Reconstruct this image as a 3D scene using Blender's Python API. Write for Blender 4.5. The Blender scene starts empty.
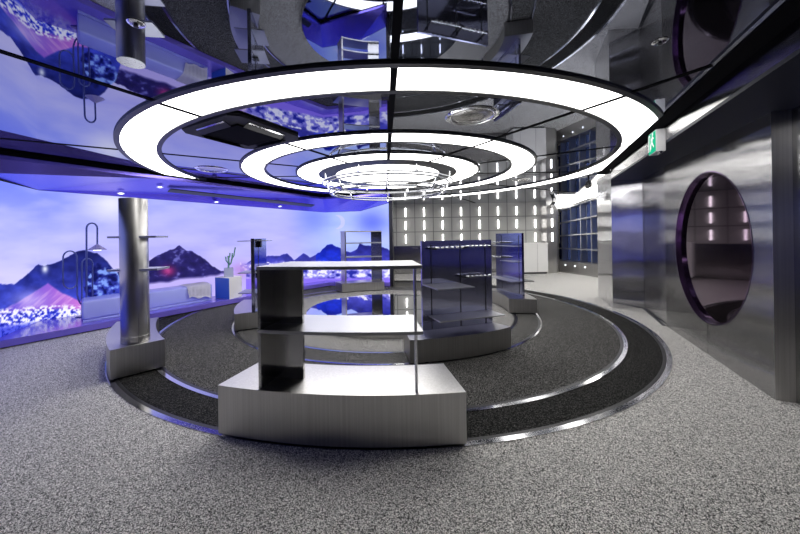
import bpy, bmesh, math, random
from mathutils import Vector, Matrix
import numpy as np
random.seed(7)
C = bpy.context.scene.collection
S = bpy.context.scene
PI = math.pi
R = math.radians

# ------------------------------------------------------------------ camera, world, exposure
FPX, PX, PY, ROLL = 325.0, 383.5, 236.5, -0.016
cd = bpy.data.cameras.new('camera'); cam = bpy.data.objects.new('camera', cd); C.objects.link(cam)
cam.location = (0, 0, 1.5)
cam.rotation_euler = (Matrix.Rotation(PI/2, 4, 'X') @ Matrix.Rotation(ROLL, 4, 'Z')).to_euler()
cd.sensor_width = 36; cd.lens = 36*FPX/800
cd.shift_x = (400-PX)/800; cd.shift_y = (PY-267)/800
cd.clip_start = 0.05
S.camera = cam
w = bpy.data.worlds.new('world'); S.world = w; w.use_nodes = True
w.node_tree.nodes['Background'].inputs[0].default_value = (0.5, 0.5, 0.55, 1)
w.node_tree.nodes['Background'].inputs[1].default_value = 0.05
S.view_settings.view_transform = 'Standard'; S.view_settings.look = 'None'
S.view_settings.exposure = 0.0; S.view_settings.gamma = 1.0; S.view_settings.use_curve_mapping = False

# ------------------------------------------------------------------ light levels
L_RING, L_TUBE, L_SCREEN, L_COVE = 6.0, 8.0, 1.15, 13.0

# ------------------------------------------------------------------ geometry constants
ZC = 2.768                              # mirror ceiling
FC = (0.035, 6.65)                      # centre of the floor rings
CC = (0.10, 6.69)                       # centre of the ceiling rings

# ------------------------------------------------------------------ materials
def new_mat(name):
    m = bpy.data.materials.new(name); m.use_nodes = True
    return m, m.node_tree, m.node_tree.nodes['Principled BSDF']
def plain(name, col, rough=0.5, metal=0.0, coat=0.0, spec=None):
    m, nt, b = new_mat(name)
    b.inputs['Base Color'].default_value = (*col, 1); b.inputs['Roughness'].default_value = rough
    b.inputs['Metallic'].default_value = metal; b.inputs['Coat Weight'].default_value = coat
    if spec is not None: b.inputs['Specular IOR Level'].default_value = spec
    n = nt.nodes.new('ShaderNodeTexNoise'); n.inputs['Scale'].default_value = 35
    mr = nt.nodes.new('ShaderNodeMapRange'); mr.inputs[3].default_value = max(rough-0.02, 0); mr.inputs[4].default_value = rough+0.02
    tc = nt.nodes.new('ShaderNodeTexCoord'); nt.links.new(tc.outputs['Object'], n.inputs['Vector'])
    nt.links.new(n.outputs['Fac'], mr.inputs[0]); nt.links.new(mr.outputs[0], b.inputs['Roughness'])
    return m
def emit(name, col, s):
    m = bpy.data.materials.new(name); m.use_nodes = True; nt = m.node_tree
    nt.nodes.remove(nt.nodes['Principled BSDF'])
    e = nt.nodes.new('ShaderNodeEmission'); e.inputs[0].default_value = (*col, 1); e.inputs[1].default_value = s
    nt.links.new(e.outputs[0], nt.nodes['Material Output'].inputs[0])
    return m
def brushed(name, col, rough=0.25, aniso=0.7, wave=0.0, grain=1.0, groove=0.0):
    """steel brushed along the vertical: highlights spread sideways"""
    m, nt, b = new_mat(name); N = nt.nodes; L = nt.links
    b.inputs['Metallic'].default_value = 1; b.inputs['Anisotropic'].default_value = aniso
    g = N.new('ShaderNodeNewGeometry')
    cr = N.new('ShaderNodeVectorMath'); cr.operation = 'CROSS_PRODUCT'; cr.inputs[1].default_value = (0, 0, 1)
    L.new(g.outputs['Normal'], cr.inputs[0])
    ad = N.new('ShaderNodeVectorMath'); ad.operation = 'ADD'; ad.inputs[1].default_value = (0.003, 0, 0)
    L.new(cr.outputs[0], ad.inputs[0])
    no = N.new('ShaderNodeVectorMath'); no.operation = 'NORMALIZE'; L.new(ad.outputs[0], no.inputs[0])
    L.new(no.outputs[0], b.inputs['Tangent'])
    tc = N.new('ShaderNodeTexCoord'); mp = N.new('ShaderNodeMapping'); mp.inputs['Scale'].default_value = (70, 70, 0.7)
    L.new(tc.outputs['Object'], mp.inputs[0])
    n = N.new('ShaderNodeTexNoise'); n.inputs['Scale'].default_value = 1.0; n.inputs['Detail'].default_value = 4
    L.new(mp.outputs[0], n.inputs['Vector'])
    mx = N.new('ShaderNodeMix'); mx.data_type = 'RGBA'
    k = 0.10*grain
    mx.inputs[6].default_value = (*[max(c-k, 0) for c in col], 1); mx.inputs[7].default_value = (*[min(c+k, 1) for c in col], 1)
    L.new(n.outputs['Fac'], mx.inputs[0]); L.new(mx.outputs[2], b.inputs['Base Color'])
    mr = N.new('ShaderNodeMapRange'); mr.inputs[3].default_value = rough-0.04; mr.inputs[4].default_value = rough+0.05
    L.new(n.outputs['Fac'], mr.inputs[0]); L.new(mr.outputs[0], b.inputs['Roughness'])
    if wave:
        n2 = N.new('ShaderNodeTexNoise'); n2.inputs['Scale'].default_value = 1.6; n2.inputs['Detail'].default_value = 1
        L.new(tc.outputs['Object'], n2.inputs['Vector'])
        bp = N.new('ShaderNodeBump'); bp.inputs['Strength'].default_value = 1.0; bp.inputs['Distance'].default_value = wave
        L.new(n2.outputs['Fac'], bp.inputs['Height']); L.new(bp.outputs[0], b.inputs['Normal'])
    if groove:
        # hair-fine vertical brush lines: the normal scatters sideways only
        wn_ = N.new('ShaderNodeTexWhiteNoise'); L.new(tc.outputs['Object'], wn_.inputs['Vector'])
        mm = N.new('ShaderNodeMapRange'); mm.inputs[3].default_value = -groove; mm.inputs[4].default_value = groove
        L.new(wn_.outputs['Value'], mm.inputs[0])
        sc = N.new('ShaderNodeVectorMath'); sc.operation = 'SCALE'; L.new(no.outputs[0], sc.inputs[0]); L.new(mm.outputs[0], sc.inputs['Scale'])
        a2 = N.new('ShaderNodeVectorMath'); a2.operation = 'ADD'; L.new(sc.outputs[0], a2.inputs[1])
        L.new(bp.outputs[0] if wave else g.outputs['Normal'], a2.inputs[0])
        n4 = N.new('ShaderNodeVectorMath'); n4.operation = 'NORMALIZE'; L.new(a2.outputs[0], n4.inputs[0])
        L.new(n4.outputs[0], b.inputs['Normal'])
    return m
def mirror(name, col, rough=0.02, wave=0.0, wscale=1.2):
    m, nt, b = new_mat(name); N = nt.nodes; L = nt.links
    b.inputs['Metallic'].default_value = 1; b.inputs['Base Color'].default_value = (*col, 1); b.inputs['Roughness'].default_value = rough
    tc = N.new('ShaderNodeTexCoord')
    n2 = N.new('ShaderNodeTexNoise'); n2.inputs['Scale'].default_value = wscale; n2.inputs['Detail'].default_value = 1
    L.new(tc.outputs['Object'], n2.inputs['Vector'])
    bp = N.new('ShaderNodeBump'); bp.inputs['Strength'].default_value = 1.0; bp.inputs['Distance'].default_value = wave
    L.new(n2.outputs['Fac'], bp.inputs['Height']); L.new(bp.outputs[0], b.inputs['Normal'])
    return m

def floor_material():
    m, nt, b = new_mat('speckled carpet'); N = nt.nodes; L = nt.links
    tc = N.new('ShaderNodeTexCoord')
    def math_(op, a, bb=None, clamp=False):
        x = N.new('ShaderNodeMath'); x.operation = op; x.use_clamp = clamp
        for i, v in enumerate((a, bb)):
            if v is None: continue
            if isinstance(v, (int, float)): x.inputs[i].default_value = v
            else: L.new(v, x.inputs[i])
        return x.outputs[0]
    def noise(scale, det=2.0, rough=0.7):
        n = N.new('ShaderNodeTexNoise'); n.inputs['Scale'].default_value = scale; n.inputs['Detail'].default_value = det
        n.inputs['Roughness'].default_value = rough
        L.new(tc.outputs['Object'], n.inputs['Vector']); return n.outputs['Fac']
    n1 = noise(260); n2 = noise(7)
    v = N.new('ShaderNodeTexVoronoi'); v.inputs['Scale'].default_value = 230; L.new(tc.outputs['Object'], v.inputs['Vector'])
    vs = N.new('ShaderNodeSeparateColor'); L.new(v.outputs['Color'], vs.inputs[0])
    sp = math_('ADD', math_('MULTIPLY', vs.outputs[0], 0.55), math_('MULTIPLY', n1, 0.45))
    sub = N.new('ShaderNodeVectorMath'); sub.operation = 'SUBTRACT'; sub.inputs[1].default_value = (FC[0], FC[1], 0)
    L.new(tc.outputs['Object'], sub.inputs[0])
    sep = N.new('ShaderNodeSeparateXYZ'); L.new(sub.outputs[0], sep.inputs[0])
    r = math_('SQRT', math_('ADD', math_('MULTIPLY', sep.outputs[0], sep.outputs[0]), math_('MULTIPLY', sep.outputs[1], sep.outputs[1])))
    def ramp(cols):
        x = N.new('ShaderNodeValToRGB'); L.new(sp, x.inputs[0])
        while len(x.color_ramp.elements) < len(cols): x.color_ramp.elements.new(0.5)
        for e, (p, c) in zip(x.color_ramp.elements, cols): e.position = p; e.color = (c, c*0.975, c*0.93, 1)
        return x.outputs[0]
    light = ramp([(0.30, 0.02), (0.42, 0.20), (0.54, 0.52), (0.68, 1.0)])
    mid = ramp([(0.36, 0.002), (0.5, 0.014), (0.62, 0.055), (0.76, 0.34)])
    dark = ramp([(0.40, 0.001), (0.56, 0.007), (0.68, 0.03), (0.80, 0.20)])
    inner = ramp([(0.32, 0.012), (0.45, 0.08), (0.57, 0.2), (0.72, 0.5)])
    def mix(f, a, bb):
        x = N.new('ShaderNodeMix'); x.data_type = 'RGBA'; L.new(f, x.inputs[0]); L.new(a, x.inputs[6]); L.new(bb, x.inputs[7]); return x.outputs[2]
    c = mix(math_('LESS_THAN', r, 4.33), light, dark)
    c = mix(math_('LESS_THAN', r, 3.88), c, mid)
    c = mix(math_('LESS_THAN', r, 2.46), c, inner)
    L.new(c, b.inputs['Base Color']); b.inputs['Roughness'].default_value = 0.75
    b.inputs['Specular IOR Level'].default_value = 0.08
    bp = N.new('ShaderNodeBump'); bp.inputs['Strength'].default_value = 0.35; bp.inputs['Distance'].default_value = 0.004
    L.new(sp, bp.inputs['Height']); L.new(bp.outputs[0], b.inputs['Normal'])
    return m

M = {}
M['floor'] = floor_material()
M['steel'] = brushed('brushed steel', (0.53, 0.52, 0.51), 0.30, 0.94, grain=1.3)
M['steel_dark'] = brushed('dark brushed steel', (0.46, 0.455, 0.45), 0.16, 0.9, grain=0.25)
M['steel_wall'] = brushed('polished wall steel', (0.43, 0.425, 0.43), 0.11, 0.98, wave=0.003, grain=0.4, groove=0.36)
M['steel_block'] = brushed('polished steel cladding', (0.66, 0.655, 0.67), 0.12, 0.98, wave=0.008, grain=0.3, groove=0.16)
M['steel_panel'] = brushed('satin display panel steel', (0.35, 0.36, 0.50), 0.11, 0.97, grain=0.2, groove=0.05)
M['steel_column'] = brushed('column steel', (0.46, 0.45, 0.44), 0.28, 0.9, grain=0.4)
M['steel_shelf'] = brushed('satin shelf steel', (0.52, 0.52, 0.53), 0.36, 0.2, grain=0.3)
M['chrome'] = plain('chrome', (0.85, 0.86, 0.88), 0.06, 1.0)
M['mirror'] = mirror('dark mirror glass', (0.34, 0.365, 0.45), 0.015, wave=0.0012)
M['disc'] = mirror('polished mirror disc', (0.8, 0.8, 0.82), 0.02, wave=0.0003)
M['black'] = plain('black lacquer', (0.012, 0.012, 0.014), 0.35)
M['rim'] = plain('dark ring rim', (0.02, 0.02, 0.022), 0.4)
M['matt'] = plain('matt charcoal', (0.03, 0.03, 0.034), 0.7)
M['soffit'] = plain('satin soffit with violet screen light', (0.23, 0.18, 0.80), 0.25, 0.8)  # violet base colour stands in for blue light spilling from the screen
M['dim_wall'] = plain('charcoal plaster', (0.30, 0.295, 0.29), 0.8)
M['void'] = plain('matt black lining', (0.004, 0.004, 0.005), 0.9, spec=0.1)
M['navy'] = plain('navy lacquer', (0.010, 0.012, 0.026), 0.5, spec=0.25)
M['rail'] = plain('satin rail metal', (0.6, 0.6, 0.62), 0.12, 1.0)
M['chrome_dim'] = plain('smoked chrome', (0.32, 0.33, 0.35), 0.08, 1.0)
M['ring'] = emit('ring diffuser', (1.0, 0.985, 0.96), L_RING)
M['tube'] = emit('tube light', (1.0, 0.98, 0.95), L_TUBE)
M['cove'] = emit('cove light', (1.0, 0.99, 0.97), L_COVE)
M['panel'] = emit('added corridor light', (1.0, 0.99, 0.97), 18.0)
M['spot'] = emit('small lamp', (0.95, 0.97, 1.0), 2.2)
M['white'] = plain('white laminate', (0.78, 0.77, 0.75), 0.45)
M['ledge'] = plain('glossy violet ledge', (0.20, 0.15, 0.68), 0.22, 0.2, coat=0.3)
M['purple'] = plain('tinted violet mirror', (0.055, 0.021, 0.055), 0.04, 1.0)
M['purple_rim'] = plain('violet acrylic rim', (0.15, 0.09, 0.20), 0.12, 0.9)
M['sofa'] = plain('pale satin upholstery', (0.42, 0.46, 0.97), 0.4, coat=0.25)
M['blanket'] = plain('white fleece', (0.85, 0.83, 0.9), 0.9)
M['blue'] = plain('blue lacquer', (0.05, 0.16, 0.62), 0.3)
M['glass'] = plain('frosted vase glass', (0.75, 0.8, 0.95), 0.15)
M['glass'].node_tree.nodes['Principled BSDF'].inputs['Transmission Weight'].default_value = 0.55
M['plant'] = plain('pale green stem', (0.16, 0.36, 0.30), 0.5)
M['lampmetal'] = plain('blue grey painted tube', (0.10, 0.13, 0.36), 0.35, 0.4)
M['shade'] = plain('lavender lamp shade', (0.35, 0.32, 0.55), 0.5)
M['exit_green'] = emit('exit sign green', (0.02, 0.55, 0.30), 1.0)
M['exit_white'] = emit('exit sign white', (0.95, 1.0, 0.97), 1.1)
M['offwhite'] = plain('off white plastic', (0.7, 0.7, 0.7), 0.4)
M['cab_glass'] = mirror('blue tinted cabinet mirror', (0.16, 0.24, 0.62), 0.05, wave=0.002, wscale=3)

def tile_material():
    m, nt, b = new_mat('grey metal wall tiles'); N = nt.nodes; L = nt.links
    tc = N.new('ShaderNodeTexCoord')
    sep = N.new('ShaderNodeSeparateXYZ'); L.new(tc.outputs['Object'], sep.inputs[0])
    def saw(src, off, pitch, wd):
        a = N.new('ShaderNodeMath'); a.operation = 'SUBTRACT'; L.new(src, a.inputs[0]); a.inputs[1].default_value = off
        d = N.new('ShaderNodeMath'); d.operation = 'DIVIDE'; L.new(a.outputs[0], d.inputs[0]); d.inputs[1].default_value = pitch
        f = N.new('ShaderNodeMath'); f.operation = 'FRACT'; L.new(d.outputs[0], f.inputs[0])
        l = N.new('ShaderNodeMath'); l.operation = 'LESS_THAN'; L.new(f.outputs[0], l.inputs[0]); l.inputs[1].default_value = wd/pitch
        return l.outputs[0]
    gx = saw(sep.outputs[0], 0.886-0.733/2-0.015, 0.733, 0.03); gz = saw(sep.outputs[2], 1.085, 0.56, 0.03)
    mxx = N.new('ShaderNodeMath'); mxx.operation = 'MAXIMUM'; L.new(gx, mxx.inputs[0]); L.new(gz, mxx.inputs[1])
    mx = N.new('ShaderNodeMix'); mx.data_type = 'RGBA'; mx.inputs[6].default_value = (0.50, 0.50, 0.48, 1); mx.inputs[7].default_value = (0.22, 0.22, 0.22, 1)
    L.new(mxx.outputs[0], mx.inputs[0]); L.new(mx.outputs[2], b.inputs['Base Color'])
    b.inputs['Metallic'].default_value = 0.2; b.inputs['Roughness'].default_value = 0.4
    return m
M['tiles'] = tile_material()

# ------------------------------------------------------------------ mesh helpers
def put(o, parent=None):
    C.objects.link(o)
    if parent is not None: o.parent = parent
    return o
def obj(name, bm, mat, parent=None, smooth=None):
    """one mesh object; vertices are given in world coordinates, re-based on the parent's origin"""
    me = bpy.data.meshes.new(name)
    if parent is not None:
        off = parent.matrix_world.translation if parent.parent is None else parent.location + parent.parent.location
        off = Vector(parent.location)
        p = parent.parent
        while p is not None: off += p.location; p = p.parent
        bmesh.ops.translate(bm, verts=bm.verts, vec=-off)
    bmesh.ops.recalc_face_normals(bm, faces=bm.faces)
    if smooth is not None:
        for f in bm.faces: f.smooth = True
        for e in bm.edges:
            if len(e.link_faces) == 2 and e.calc_face_angle(0) > R(smooth): e.smooth = False
    bm.to_mesh(me); bm.free()
    for mm in (mat if isinstance(mat, (list, tuple)) else [mat]): me.materials.append(mm)
    return put(bpy.data.objects.new(name, me), parent)
def recenter(o, loc):
    """move a top-level mesh's origin without moving the mesh"""
    loc = Vector(loc); o.data.transform(Matrix.Translation(-(loc - o.location))); o.location = loc
    return o
def tag(o, label, cat, group=None, kind=None):
    o['label'] = label; o['category'] = cat
    if group: o['group'] = group
    if kind: o['kind'] = kind
    return o
def thing(name, label, cat, loc=(0, 0, 0), group=None):
    o = bpy.data.objects.new(name, None); o.location = loc; o.empty_display_size = 0.1; put(o)
    return tag(o, label, cat, group)
def struct(o, label=None, cat=None):
    o['kind'] = 'structure'
    if label: o['label'] = label; o['category'] = cat
    return o
def NB(): return bmesh.new()
def prism(bm, pts, z0, z1):
    a = [bm.verts.new((x, y, z0)) for x, y in pts]; b = [bm.verts.new((x, y, z1)) for x, y in pts]
    n = len(pts); bm.faces.new(a[::-1]); bm.faces.new(b)
    for i in range(n): bm.faces.new((a[i], a[(i+1) % n], b[(i+1) % n], b[i]))
    return bm
def solid(bm, quad, vec):
    """extrude polygon (3d points) by vec"""
    vec = Vector(vec); a = [bm.verts.new(p) for p in quad]; b = [bm.verts.new(Vector(p)+vec) for p in quad]
    n = len(a); bm.faces.new(a[::-1]); bm.faces.new(b)
    for i in range(n): bm.faces.new((a[i], a[(i+1) % n], b[(i+1) % n], b[i]))
    return bm
def box(bm, c, s, rot=0.0):
    cx, cy, cz = c; sx, sy, sz = s
    co, si = math.cos(rot), math.sin(rot)
    pts = [(cx+co*x-si*y, cy+si*x+co*y) for x, y in ((-sx/2, -sy/2), (sx/2, -sy/2), (sx/2, sy/2), (-sx/2, sy/2))]
    return prism(bm, pts, cz-sz/2, cz+sz/2)
def pc(r, a, ctr): return (ctr[0]+r*math.cos(R(a)), ctr[1]+r*math.sin(R(a)))
def sector(bm, r0, r1, a0, a1, z0, z1, ctr=FC, n=None):
    n = n or max(2, int(abs(a1-a0)/1.2))
    A = [a0+(a1-a0)*i/n for i in range(n+1)]
    pts = [pc(r1, a, ctr) for a in A] + [pc(r0, a, ctr) for a in A[::-1]]
    va = [bm.verts.new((x, y, z0)) for x, y in pts]; vb = [bm.verts.new((x, y, z1)) for x, y in pts]
    N = len(pts)
    for i in range(n):
        j = N-1-i
        bm.faces.new((va[i], va[i+1], va[j-1], va[j])); bm.faces.new((vb[i], vb[j], vb[j-1], vb[i+1]))
    for i in range(N): bm.faces.new((va[i], va[(i+1) % N], vb[(i+1) % N], vb[i]))
    return bm
def annulus(bm, r0, r1, z0, z1, ctr, n=192):
    ring = []
    for i in range(n):
        a = 360*i/n
        ring.append([bm.verts.new((*pc(r, a, ctr), z)) for r, z in ((r0, z0), (r1, z0), (r1, z1), (r0, z1))])
    for i in range(n):
        p, q = ring[i], ring[(i+1) % n]
        for k in range(4): bm.faces.new((p[k], q[k], q[(k+1) % 4], p[(k+1) % 4]))
    return bm
def disc(bm, r, z0, z1, ctr, n=128):
    return prism(bm, [pc(r, 360*i/n, ctr) for i in range(n)], z0, z1)
def tube(bm, path, r, n=10, closed=False):
    P = [Vector(p) for p in path]; m = len(P); rings = []; up = None
    for i, p in enumerate(P):
        if closed: t = (P[(i+1) % m]-P[i-1]).normalized()
        else: t = (P[min(i+1, m-1)]-P[max(i-1, 0)]).normalized()
        if up is None:
            up = Vector((0, 0, 1)) if abs(t.z) < 0.9 else Vector((1, 0, 0))
        s = t.cross(up)
        if s.length < 1e-5: s = t.cross(Vector((0, 1, 0)))
        s.normalize(); up = s.cross(t).normalized()
        rings.append([bm.verts.new(p + r*(math.cos(2*PI*k/n)*s + math.sin(2*PI*k/n)*up)) for k in range(n)])
    for i in range(m if closed else m-1):
        a, b = rings[i], rings[(i+1) % m]
        for k in range(n): bm.faces.new((a[k], a[(k+1) % n], b[(k+1) % n], b[k]))
    if not closed:
        bm.faces.new(rings[0][::-1]); bm.faces.new(rings[-1])
    return bm
def lathe(bm, prof, ctr, n=48):
    """profile (r, z) spun about a vertical axis"""
    rings = []
    for r, z in prof:
        if r < 1e-6: rings.append([bm.verts.new((ctr[0], ctr[1], z))])
        else: rings.append([bm.verts.new((*pc(r, 360*k/n, ctr), z)) for k in range(n)])
    for a, b in zip(rings, rings[1:]):
        for k in range(n):
            k2 = (k+1) % n
            if len(a) == 1 and len(b) == 1: continue
            if len(a) == 1: bm.faces.new((a[0], b[k], b[k2]))
            elif len(b) == 1: bm.faces.new((a[k], a[k2], b[0]))
            else: bm.faces.new((a[k], a[k2], b[k2], b[k]))
    return bm
def circ_path(r, z, ctr, n=128): return [(*pc(r, 360*i/n, ctr), z) for i in range(n)]
def bevel(bm, w, seg=2):
    bmesh.ops.bevel(bm, geom=list(bm.edges), offset=w, segments=seg, affect='EDGES', profile=0.5)
    return bm
def ray(x, y):
    c, s = math.cos(ROLL), math.sin(ROLL); u, v = x-PX, y-PY
    return (c*u+s*v)/FPX, -(-s*u+c*v)/FPX
def at_z(x, y, z):
    a, b = ray(x, y); D = (z-1.5)/b; return Vector((a*D, D, z))
def at_d(x, y, D):
    a, b = ray(x, y); return Vector((a*D, D, 1.5+b*D))

# ------------------------------------------------------------------ plan of the room
LW = lambda D: 2.14+0.4528*D            # right wall line
SF = lambda D: 1.606+0.4533*D           # edge of the low soffit along the right wall
ME = lambda D: 1.44+0.4533*D            # edge of the mirror ceiling
BACK = 12.9
SCR = [(-4.10, 1.509, 2.41), (-6.06, 5.72, 2.41), (-1.86, 10.4, 2.30), (-0.70, 10.15, 2.30), (0.17, 9.75, 2.50)]
SZ = 2.66

# floor
bm = NB(); prism(bm, [(-7.5, -4.2), (9.5, -4.2), (9.5, 15), (-7.5, 15)], -0.1, 0)
struct(obj('floor', bm, M['floor']))
# ceiling
bm = NB()
prism(bm, [(-7.0, -4.2), (ME(-4.2), -4.2), (ME(12.95), 12.95), (-7.0, 12.95)], ZC, ZC+0.12)
ceil = struct(obj('ceiling', bm, M['mirror']))
for k in range(12):
    a = -90+30*k
    r1 = 9.5
    p0, p1 = pc(1.85, a, CC), pc(r1, a, CC)
    # keep every seam inside the mirror
    for t in range(200):
        r1 = 9.5-0.04*t; p1 = pc(r1, a, CC)
        if p1[0] < ME(p1[1])-0.02 and p1[1] < 12.8 and p1[0] > -6.9: break
    d = Vector((-math.sin(R(a)), math.cos(R(a))))*0.028
    bm = NB(); prism(bm, [(p0[0]-d.x, p0[1]-d.y), (p1[0]-d.x, p1[1]-d.y), (p1[0]+d.x, p1[1]+d.y), (p0[0]+d.x, p0[1]+d.y)], ZC-0.004, ZC+0.001)
    obj('seam', bm, M['void'], ceil)
# black shadow gap between the mirror and the right-hand fascia
bm = NB(); prism(bm, [(ME(-4.2), -4.2), (SF(-4.2), -4.2), (SF(7.0), 7.0), (ME(7.0), 7.0)], ZC-0.012, ZC+0.12)
struct(obj('trim_1', bm, M['void']))
# bright steel fascia
bm = NB(); prism(bm, [(SF(-4.2), -4.2), (SF(-4.2)+0.04, -4.2), (SF(6.44)+0.04, 6.44), (SF(6.44), 6.44)], 2.575, ZC)
struct(obj('trim_2', bm, M['steel_wall']))
# dark soffit over the recessed wall
bm = NB(); prism(bm, [(SF(-4.2), -4.2), (LW(-4.2)+0.3, -4.2), (LW(6.42)+0.3, 6.42), (SF(6.44), 6.44)], 2.545, 2.575)
struct(obj('trim_3', bm, M['navy']))

# right wall: steel slab with the round opening, pillar, next slab
A0 = Vector((3.44, 2.872)); DR = Vector((0.4125, 0.911)); IN = Vector((0.911, -0.4125))
def wpt(u, z, d=0.0): p = A0+DR*u+IN*d; return (p.x, p.y, z)
UC, ZW, RW, UL, ZT = 1.205, 1.30, 0.925, 2.52, 2.545
def wall_with_hole():
    bm = NB(); n = 144; ring_i, ring_o, ring_b = [], [], []
    angs = sorted(set([2*PI*i/n for i in range(n)] + [math.atan2(z-ZW, u-UC) % (2*PI) for u in (0, UL) for z in (0, ZT)]))
    for a in angs:
        c, s = math.cos(a), math.sin(a)
        ts = []
        if c > 1e-9: ts.append((UL-UC)/c)
        if c < -1e-9: ts.append((0-UC)/c)
        if s > 1e-9: ts.append((ZT-ZW)/s)
        if s < -1e-9: ts.append((0-ZW)/s)
        t = min(ts)
        ring_i.append(bm.verts.new(wpt(UC+RW*c, ZW+RW*s))); ring_o.append(bm.verts.new(wpt(UC+t*c, ZW+t*s)))
        ring_b.append(bm.verts.new(wpt(UC+RW*c, ZW+RW*s, 0.11)))
    m = len(angs)
    for i in range(m):
        j = (i+1) % m
        bm.faces.new((ring_i[i], ring_i[j], ring_o[j], ring_o[i]))
        bm.faces.new((ring_i[j], ring_i[i], ring_b[i], ring_b[j]))
    return bm
wr = struct(obj('wall_right', wall_with_hole(), M['steel_wall']))
for u in (UC,):
    for z0, z1 in ((0.0, ZW-RW), (ZW+RW, ZT)):
        bm = NB(); solid(bm, [wpt(u-0.003, z0, -0.0015), wpt(u+0.003, z0, -0.0015), wpt(u+0.003, z1, -0.0015), wpt(u-0.003, z1, -0.0015)], (IN.x*0.001, IN.y*0.001, 0))
        obj('joint', bm, M['steel_dark'], wr)
# end face of the slab, black gap, and the next slab towards the camera
e0 = A0; e1 = A0+Vector((0.108, -0.036))
bm = NB(); prism(bm, [tuple(e0), tuple(e1), tuple(e1+IN*0.4), tuple(e0+IN*0.4)], 0, 2.545)
struct(obj('pillar', bm, M['steel']), 'dark steel end pillar at the right edge of the wall with the round window', 'pillar')
bm = NB(); prism(bm, [tuple(e1+Vector((0.001, 0.03))), tuple(e1+Vector((0.006, 0.005))), tuple(e1+Vector((0.30, -0.08))), tuple(e1+Vector((0.3, 0.1)))], 0, 2.54)
struct(obj('trim_4', bm, M['black']))
q0 = e1+Vector((0.012, -0.010)); q1 = Vector((LW(-4.2), -4.2))
bm = NB(); prism(bm, [tuple(q0), tuple(q1), (q1.x+0.2, q1.y), (q0.x+0.25, q0.y-0.1)], 0, 2.545)
struct(obj('wall_right_front', bm, M['steel_wall']))
# recessed panel and the steel block beside it
bm = NB(); prism(bm, [tuple(A0+DR*2.525+IN*0.02), (5.15, 6.46), (5.35, 6.40), tuple(A0+DR*2.525+IN*0.25)], 0, 2.545)
struct(obj('wall_right_recess', bm, M['steel_block']))
bm = NB(); solid(bm, [(*(A0+DR*2.53-IN*0.05), 0.001), (5.08, 6.40, 0.001), (5.13, 6.38, 0.001), (*(A0+DR*2.53+IN*0.0), 0.001)], (0, 0, 0.008))
struct(obj('trim_5', bm, M['black']))
bm = NB(); prism(bm, [(4.53, 6.45), (5.128, 6.42), (5.75, 7.62), (5.07, 7.70)], 0, ZC-0.013)
struct(obj('wall_block', bm, M['steel_block']))
for (x0, y0), (x1, y1) in (((5.128-0.03, 6.4215), (5.128-0.024, 6.4212)),):
    pass

# back wall: tiled above, plain steel below
bm = NB(); prism(bm, [(-1.5, BACK), (7.0, BACK), (7.0, BACK+0.2), (-1.5, BACK+0.2)], 1.10, ZC)
struct(obj('wall_back', bm, M['tiles']))
bm = NB(); prism(bm, [(-1.5, BACK+0.01), (7.0, BACK+0.01), (7.0, BACK+0.2), (-1.5, BACK+0.2)], 0, 1.10)
struct(obj('wall_back_lower', bm, M['steel_wall']))
bm = NB(); prism(bm, [(6.24, 12.42), (6.62, 12.40), (6.95, BACK), (6.24, BACK)], 0, ZC)
struct(obj('pillar', bm, M['steel']), 'steel pillar at the far right corner beside the white counter', 'pillar')
# corridor shell on the right
bm = NB(); prism(bm, [(7.12, 13.3), (7.62, 10.3), (8.2, 10.3), (8.2, 13.3)], 0, 3.5)
struct(obj('wall_corridor', bm, M['steel']))
bm = NB(); prism(bm, [(6.5, 13.25), (9, 13.25), (9, 13.45), (6.5, 13.45)], 0, 3.5)
struct(obj('wall_corridor_end', bm, M['white']))
bm = NB(); prism(bm, [(4.4, 6.46), (9.4, 6.46), (9.4, 13.4), (ME(13.4), 13.4)], 3.4, 3.5)
struct(obj('ceiling_corridor', bm, M['white']))
bm = NB(); prism(bm, [(ME(6.6), 6.6), (ME(13.2), 13.2), (ME(13.2)+0.04, 13.2), (ME(6.6)+0.04, 6.6)], ZC, 3.4)
struct(obj('trim_6', bm, M['white']))
bm = NB(); prism(bm, [(5.75, 7.62), (9.3, 7.2), (9.3, 7.4), (5.77, 7.8)], 0, 3.4)
struct(obj('wall_corridor_near', bm, M['dim_wall']))
# shell behind the camera and behind the screen
bm = NB(); prism(bm, [(-7.0, -4.2), (0.6, -4.2), (0.6, -4.0), (-7.0, -4.0)], 0, ZC)
struct(obj('wall_front', bm, M['dim_wall']))
bm = NB(); prism(bm, [(-4.6, -4.0), (-4.4, -4.0), (-4.15, 1.45), (-4.35, 1.45)], 0, ZC)
struct(obj('wall_left', bm, M['dim_wall']))
bm = NB(); prism(bm, [(-1.2, 10.9), (-1.1, 10.9), (-1.1, BACK), (-1.2, BACK)], 0, ZC)
struct(obj('wall_behind_screen', bm, M['dim_wall']))

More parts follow.
